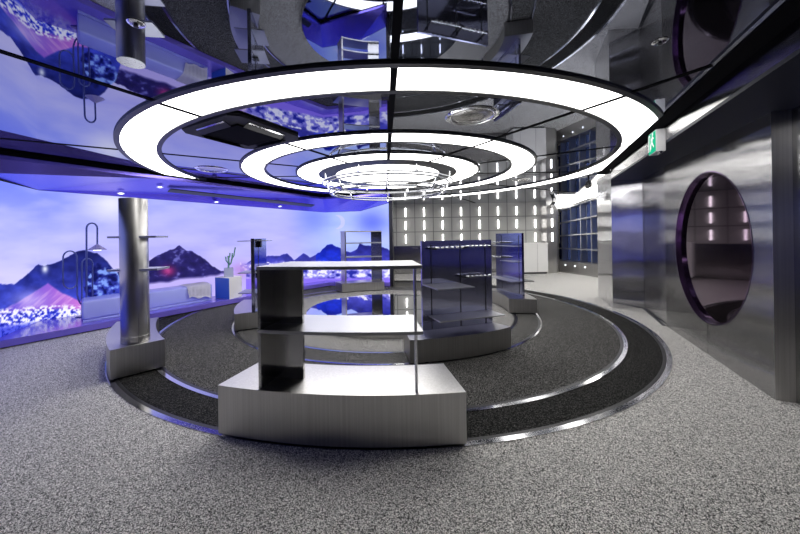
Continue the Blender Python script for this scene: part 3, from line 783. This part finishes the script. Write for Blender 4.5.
# ------------------------------------------------------------------ tube lights on the tiled wall
tubes = []
def tube_light(x, y, z, label, src=[None]):
    t = thing('wall_tube_light', label, 'wall light', (x, y, z), 'tube lights on the tiled back wall')
    if src[0] is None:
        bm = NB(); tube(bm, [(x, y-0.035, z-0.165), (x, y-0.035, z+0.165)], 0.024, 12); l_ = obj('tube', bm, M['tube'], t, 50)
        bm = NB(); box(bm, (x, y-0.008, z), (0.09, 0.014, 0.36)); h_ = obj('holder', bm, M['steel'], t)
        src[0] = (l_, h_)
    else:
        for o in src[0]:
            cpy = o.copy(); put(cpy, t)
rows = ((2.44, 'top row'), (1.92, 'middle row'), (1.38, 'bottom row'))
ordn = ('first', 'second', 'third', 'fourth', 'fifth', 'sixth', 'seventh', 'eighth')
for z, rn in rows:
    for i in range(8):
        tube_light(0.886+0.733*i, BACK, z, '%s tube light from the video wall in the %s of the tiled wall' % (ordn[i], rn))
for z, rn in rows:
    tube_light(6.43, 12.405, z, 'tube light on the steel corner pillar level with the %s' % rn)

# counter
ct = thing('counter', 'white counter against the tiled back wall by the corner pillar', 'counter', (5.6, 12.55, 0))
bm = NB(); box(bm, (5.55, 12.55, 0.60), (1.24, 0.66, 1.06)); obj('body', bm, M['white'], ct)
bm = NB(); box(bm, (5.55, 12.55, 1.145), (1.28, 0.68, 0.03)); obj('top', bm, M['white'], ct)
bm = NB(); box(bm, (5.55, 12.56, 0.035), (1.2, 0.6, 0.07)); obj('base', bm, M['matt'], ct)
for x in (5.2, 5.78):
    bm = NB(); box(bm, (x, 12.2185, 0.6), (0.008, 0.003, 1.04)); obj('joint', bm, M['dim_wall'], ct)

# corridor shelving
cs = thing('wall_cabinet', 'steel cabinet wall with blue glass compartments in the corridor at right', 'cabinet', (7.3, 11.9, 0))
k0, k1 = Vector((7.118, 13.2)), Vector((7.60, 10.35)); kd = k1-k0; kn = Vector((-abs(kd.y), -abs(kd.x))).normalized()
kn = Vector((kd.y, -kd.x)).normalized()
if kn.x > 0: kn = -kn
def kp(f, z, o): v = k0+kd*f+kn*o; return Vector((v.x, v.y, z+f*max(0, z-1.0)*0.31))
def kbox(f0, f1, z0, z1, o0, o1):
    bm = NB(); return solid(bm, [kp(f0, z0, o0), kp(f1, z0, o0), kp(f1, z1, o0), kp(f0, z1, o0)], kp(0, 0, o1)-kp(0, 0, o0))
obj('base', kbox(0, 1, 0.0, 0.45, 0.004, 0.30), M['steel'], cs)
NF, ZR = 6, (0.45, 0.92, 1.40, 1.88, 2.36)
for j in range(4):
    for i in range(NF):
        obj('back_glass', kbox(i/NF+0.012, (i+1)/NF-0.012, ZR[j]+0.02, ZR[j+1]-0.02, 0.004, 0.012), M['cab_glass'], cs)
for z in ZR[1:]: obj('shelf', kbox(0, 1, z-0.018, z+0.018, 0.013, 0.27), M['steel_shelf'], cs)
for i in range(NF+1):
    f = min(max(i/NF, 0.005), 0.995)
    for j in range(4): obj('upright', kbox(f-0.005, f+0.005, ZR[j]+0.019, ZR[j+1]-0.019, 0.013, 0.25), M['steel_shelf'], cs)
for i in (2, 3, 4):
    bm = NB(); p = kp(i/NF-0.08, 0.30, 0.303); tube(bm, [p, p+Vector((kn.x, kn.y, 0))*0.012], 0.03, 14); obj('socket_light', bm, M['spot'], cs)
cv = thing('cove_light', 'broad white glowing cove light above the blue glass cabinet', 'ceiling light', (*(k0+kd*0.5), 2.45))
obj('diffuser', kbox(0, 1, 2.44, 2.80, 0.004, 0.03), M['cove'], cv)
obj('housing', kbox(0, 1, 2.385, 2.435, 0.004, 0.27), M['steel'], cv)

pl_ = thing('added_corridor_light', 'added unseen light panel above the corridor by the blue glass cabinet', 'ceiling light', (6.6, 9.6, 3.4))  # added out-of-view emitter that brightens the far right floor
bm = NB(); prism(bm, [(6.3, 8.2), (7.4, 8.2), (7.35, 10.2), (7.0, 11.2), (6.75, 10.5)], 3.36, 3.385); obj('diffuser', bm, M['panel'], pl_)
bm = NB(); prism(bm, [(6.25, 8.15), (7.45, 8.15), (7.4, 10.2), (7.0, 11.25), (6.72, 10.5)], 3.386, 3.399); obj('frame', bm, M['white'], pl_)
# round window
wn = bpy.data.objects.new('window_1', None); wn.location = wpt(UC, ZW, 0.09); put(wn); struct(wn, 'large round violet-tinted window in the steel wall at right', 'window')
bm = NB(); solid(bm, [wpt(UC+(RW-0.022)*math.cos(2*PI*k/128), ZW+(RW-0.022)*math.sin(2*PI*k/128), 0.060) for k in range(128)], (IN.x*0.02, IN.y*0.02, 0)); obj('glass', bm, M['purple'], wn)
bm = NB(); n = 144; rr = []
for k in range(n):
    c_, s_ = math.cos(2*PI*k/n), math.sin(2*PI*k/n)
    rr.append([bm.verts.new(wpt(UC+r_*c_, ZW+r_*s_, d_)) for r_, d_ in ((RW-0.002, -0.004), (RW-0.012, -0.004), (RW-0.022, 0.060), (RW-0.002, 0.060))])
for k in range(n):
    p, q = rr[k], rr[(k+1) % n]
    for j in range(4): bm.faces.new((p[j], q[j], q[(j+1) % 4], p[(j+1) % 4]))
obj('frame', bm, M['purple_rim'], wn, 50)

# exit sign
ex = thing('exit_sign', 'small green emergency exit sign hanging under the right ceiling edge', 'sign', (3.28, 3.92, 2.46))
o3 = Vector((3.255, 3.86, 0)); u3 = Vector((DR.x, DR.y, 0)); n3 = Vector((-IN.x, -IN.y, 0))
def ep(u, z, o): return o3+u3*u+Vector((0, 0, z))+n3*o
bm = NB(); solid(bm, [ep(0, 2.46, 0), ep(0.26, 2.46, 0), ep(0.26, 2.72, 0), ep(0, 2.72, 0)], -n3*0.09); obj('case', bm, M['offwhite'], ex)
bm = NB(); solid(bm, [ep(0.008, 2.468, 0.001), ep(0.252, 2.468, 0.001), ep(0.252, 2.712, 0.001), ep(0.008, 2.712, 0.001)], n3*0.004); obj('green_face', bm, M['exit_green'], ex)
bm = NB()
def stroke(p, q, wd):
    p, q = Vector(p), Vector(q); d = (q-p).normalized(); s = Vector((-d.y, d.x))*wd/2
    solid(bm, [ep(v.x, v.y, 0.0055) for v in (p-s, q-s, q+s, p+s)], n3*0.002)
for sgm in (((.10, 2.665), (.125, 2.60), .035), ((.125, 2.60), (.09, 2.56), .022), ((.09, 2.56), (.06, 2.53), .02), ((.125, 2.60), (.16, 2.565), .022), ((.16, 2.565), (.165, 2.52), .02), ((.105, 2.655), (.06, 2.63), .016), ((.105, 2.655), (.15, 2.63), .016), ((.19, 2.50), (.19, 2.69), .014), ((.19, 2.69), (.24, 2.69), .014), ((.24, 2.50), (.24, 2.69), .014)): stroke(*sgm)
solid(bm, [ep(.098+.018*math.cos(2*PI*k/16), 2.688+.018*math.sin(2*PI*k/16), 0.0055) for k in range(16)], n3*0.002)
obj('pictogram', bm, M['exit_white'], ex)
bm = NB(); tube(bm, [ep(0.13, 2.72, -0.045), ep(0.13, ZC-0.012, -0.045)], 0.012, 10); obj('stem', bm, M['chrome'], ex)
bm = NB(); tube(bm, [ep(0.0, 2.452, -0.045), ep(0.08, 2.452, -0.045)], 0.016, 10); obj('test_lamp', bm, M['chrome'], ex)

# small wall plate on the steel block and two black spotlights
bm = NB(); pl = at_d(604.6, 196.3, 6.92); bd = Vector((0.54, 1.25, 0)).normalized(); bn = Vector((-bd.y, bd.x, 0))
p_ = Vector((4.53, 6.45, 0))+bd*0.52
solid(bm, [p_+bn*0.002+bd*x+Vector((0, 0, 2.28+z)) for x, z in ((-.09, 0), (0, -.09), (.09, 0), (0, .09))], bn*0.012)
tag(recenter(obj('wall_plate', bm, M['white']), p_+Vector((0, 0, 2.28))), 'small white diamond plate on the narrow side of the steel block', 'wall plate')
def spotlight(x, y, label, sc=1.0):
    t = thing('spotlight', label, 'spotlight', (x, y, ZC), 'black ceiling spotlights')
    bm = NB(); tube(bm, [(x, y, ZC-0.001), (x, y, ZC-0.10*sc)], 0.02, 10); obj('stem', bm, M['black'], t, 50)
    p = Vector((x, y, ZC-0.15*sc)); d = Vector((-0.5, -0.7, -0.35)).normalized()
    bm = NB(); tube(bm, [p-d*0.11*sc, p+d*0.11*sc], 0.065*sc, 18); hd = obj('head', bm, M['black'], t, 50)
    bm = NB(); tube(bm, [p+d*0.111*sc, p+d*0.116*sc], 0.055*sc, 18); obj('lens', bm, M['chrome'], hd, 50)
spotlight(6.35, 12.15, 'black ceiling spotlight in front of the far corner pillar', 1.3)
spotlight(4.72, 7.45, 'black ceiling spotlight beside the steel block near the ceiling edge')

# ------------------------------------------------------------------ sofa corner on the ledge
LD = Vector((0.551, 0.834)); BKV = Vector((-0.62, 0.66))
s0 = Vector((-5.087, 5.459)); s1 = Vector((-3.905, 7.38))
so = thing('sofa', 'long low pale backless sofa on the ledge in front of the video wall', 'sofa', (*((s0+s1)/2), 0.12))
bm = NB(); prism(bm, [tuple(s0+BKV*0.01+LD*0.01), tuple(s1+BKV*0.01-LD*0.01), tuple(s1+BKV*0.56-LD*0.03), tuple(s0+BKV*0.56+LD*0.03)], 0.121, 0.16); bevel(bm, 0.008); obj('base', bm, M['sofa'], so)
bm = NB(); prism(bm, [tuple(s0), tuple(s1), tuple(s1+BKV*0.58), tuple(s0+BKV*0.58)], 0.162, 0.485); bevel(bm, 0.035, 4); obj('cushion', bm, M['sofa'], so, 60)
# blanket draped over its right part
bm = NB(); cols = []
prof = [(0.50, 0.497), (0.40, 0.498), (0.28, 0.499), (0.12, 0.497), (0.03, 0.492), (-0.012, 0.46), (-0.025, 0.38), (-0.035, 0.28), (-0.045, 0.20)]
nb = 22
for i in range(nb+1):
    fx = i/nb; row = []
    for k, (o, z) in enumerate(prof):
        sk = 0.10*(k/8)*(1-fx)
        base = s0+(s1-s0)*(0.73+0.25*fx+sk*0.4)+BKV*(o/0.9)
        wv = 0.012*math.sin(fx*19+k*0.5)*min(1, k/4)
        if k >= 5: z = z+0.10*(1-fx)*(k-4)/4*0.6+0.02*math.sin(fx*11)*(k-4)/4
        nn = Vector((0.834, -0.551))*abs(wv)
        row.append(bm.verts.new((base.x+nn.x, base.y+nn.y, z+(abs(wv)*0.5 if k < 5 else 0))))
    cols.append(row)
for i in range(nb):
    for k in range(len(prof)-1): bm.faces.new((cols[i][k], cols[i+1][k], cols[i+1][k+1], cols[i][k+1]))
bmesh.ops.solidify(bm, geom=list(bm.faces), thickness=-0.012)
tag(recenter(obj('blanket', bm, M['blanket'], None, 80), (*(s0+(s1-s0)*0.86), 0.51)), 'white blanket draped over the right end of the sofa', 'blanket')
# side table
t0, t1, t2 = Vector((-3.534, 7.41)), Vector((-3.97, 7.64)), Vector((-3.435, 7.837)); t3 = t1+t2-t0
st = thing('side_table', 'blue and white cube side table beside the sofa under the vase', 'side table', (*((t1+t2)/2), 0.12))
bm = NB(); prism(bm, [tuple(t0), tuple(t2), tuple(t3), tuple(t1)], 0.121, 0.605); obj('body', bm, M['white'], st)
nf = Vector(((t1-t0).y, -(t1-t0).x)).normalized(); nf = nf if nf.y < 0 else -nf
bm = NB(); solid(bm, [(*(t0+nf*0.001), 0.125), (*(t1+nf*0.001), 0.125), (*(t1+nf*0.001), 0.60), (*(t0+nf*0.001), 0.60)], (nf.x*0.006, nf.y*0.006, 0)); fp = obj('front_panel', bm, M['blue'], st); fp['label'] = 'blue front panel'
vc = ((t1+t2)/2); vc = (vc.x, vc.y)
va = thing('vase', 'clear square glass vase standing on the cube side table', 'vase', (*vc, 0.606), )
bm = NB(); box(bm, (*vc, 0.615), (0.20, 0.20, 0.016), 0.5); obj('base', bm, M['glass'], va)
bm = NB()
for k in range(4):
    q = 0.5+k*PI/2; box(bm, (vc[0]+0.095*math.cos(q), vc[1]+0.095*math.sin(q), 0.72), (0.01, 0.18, 0.19), q)
obj('wall', bm, M['glass'], va)
pt = thing('plant', 'branching pale green cactus stem standing in the glass vase', 'plant', (*vc, 0.625))
def stem(pts, r, nm='stem'):
    bm = NB(); tube(bm, [(vc[0]+x*0.9, vc[1]+y, z) for x, y, z in pts], r, 8); return obj(nm, bm, M['plant'], pt, 70)
stem([(0, 0, 0.625), (0, 0, 0.8), (0.01, 0, 0.95), (0.0, 0, 1.10)], 0.022)
stem([(0.0, 0, 0.86), (0.07, 0, 0.93), (0.10, 0, 1.05), (0.11, 0, 1.16)], 0.018, 'branch')
stem([(0.10, 0, 1.04), (0.15, 0, 1.10), (0.17, 0, 1.22), (0.19, 0, 1.30)], 0.015, 'branch')
stem([(0.0, 0, 0.92), (-0.06, 0, 0.99), (-0.07, 0, 1.08)], 0.016, 'branch')
stem([(0.0, 0, 1.02), (0.04, 0, 1.09), (0.045, 0, 1.17)], 0.014, 'branch')

# looped floor lamp
LDp = 5.95
def lp3(x, y): return at_d(x, y, LDp-(86.5-x)*0.013)
fl_ = thing('floor_lamp', 'tall floor lamp of looped blue tubes with a cone shade at the sofa end', 'floor lamp', (lp3(86.5, 300).x, LDp, 0.12))
def arc(cx, cy, r, a0, a1, n=14): return [lp3(cx+r*math.cos(R(a0+(a1-a0)*k/n)), cy-r*math.sin(R(a0+(a1-a0)*k/n))) for k in range(n+1)]
yb = 321.0
def foot(p): return Vector((p.x, p.y, 0.121))
main = [lp3(97.3, 245)]+arc(91.9, 228.5, 5.4, 0, 180)+[lp3(86.5, 300), foot(lp3(86.5, 300))]
bm = NB(); tube(bm, main, 0.014, 10); obj('stem', bm, M['lampmetal'], fl_, 70)
loop = arc(70, 258, 7, 0, 180)+arc(70, 281.5, 7, 180, 360)
bm = NB(); tube(bm, loop, 0.012, 10, True); obj('loop', bm, M['lampmetal'], fl_, 70)
l3 = [foot(lp3(92.5, 300)), lp3(92.5, 300)]+arc(87.2, 264, 5.4, 0, 180)+[lp3(81.8, 290), foot(lp3(81.8, 300))]
bm = NB(); tube(bm, l3, 0.012, 10); obj('loop', bm, M['lampmetal'], fl_, 70)
l2 = [lp3(77, 283), lp3(77.2, 295), lp3(78.5, 300), lp3(80, 303), lp3(81.8, 304.5)]
bm = NB(); tube(bm, l2, 0.012, 10); obj('loop', bm, M['lampmetal'], fl_, 70)
ap = lp3(97.3, 244.3)
bm = NB(); lathe(bm, [(0.016, ap.z), (0.03, ap.z-0.01), (0.14, ap.z-0.098), (0.135, ap.z-0.102), (0.0, ap.z-0.095)], (ap.x, ap.y), 40); sh = obj('shade', bm, M['shade'], fl_, 50)
bm = NB(); disc(bm, 0.06, ap.z-0.115, ap.z-0.1025, (ap.x, ap.y), 24); obj('bulb', bm, M['spot'], sh)
bm = NB(); box(bm, (lp3(87, 300).x, LDp, 0.128), (0.3, 0.14, 0.014)); obj('base', bm, M['lampmetal'], fl_)
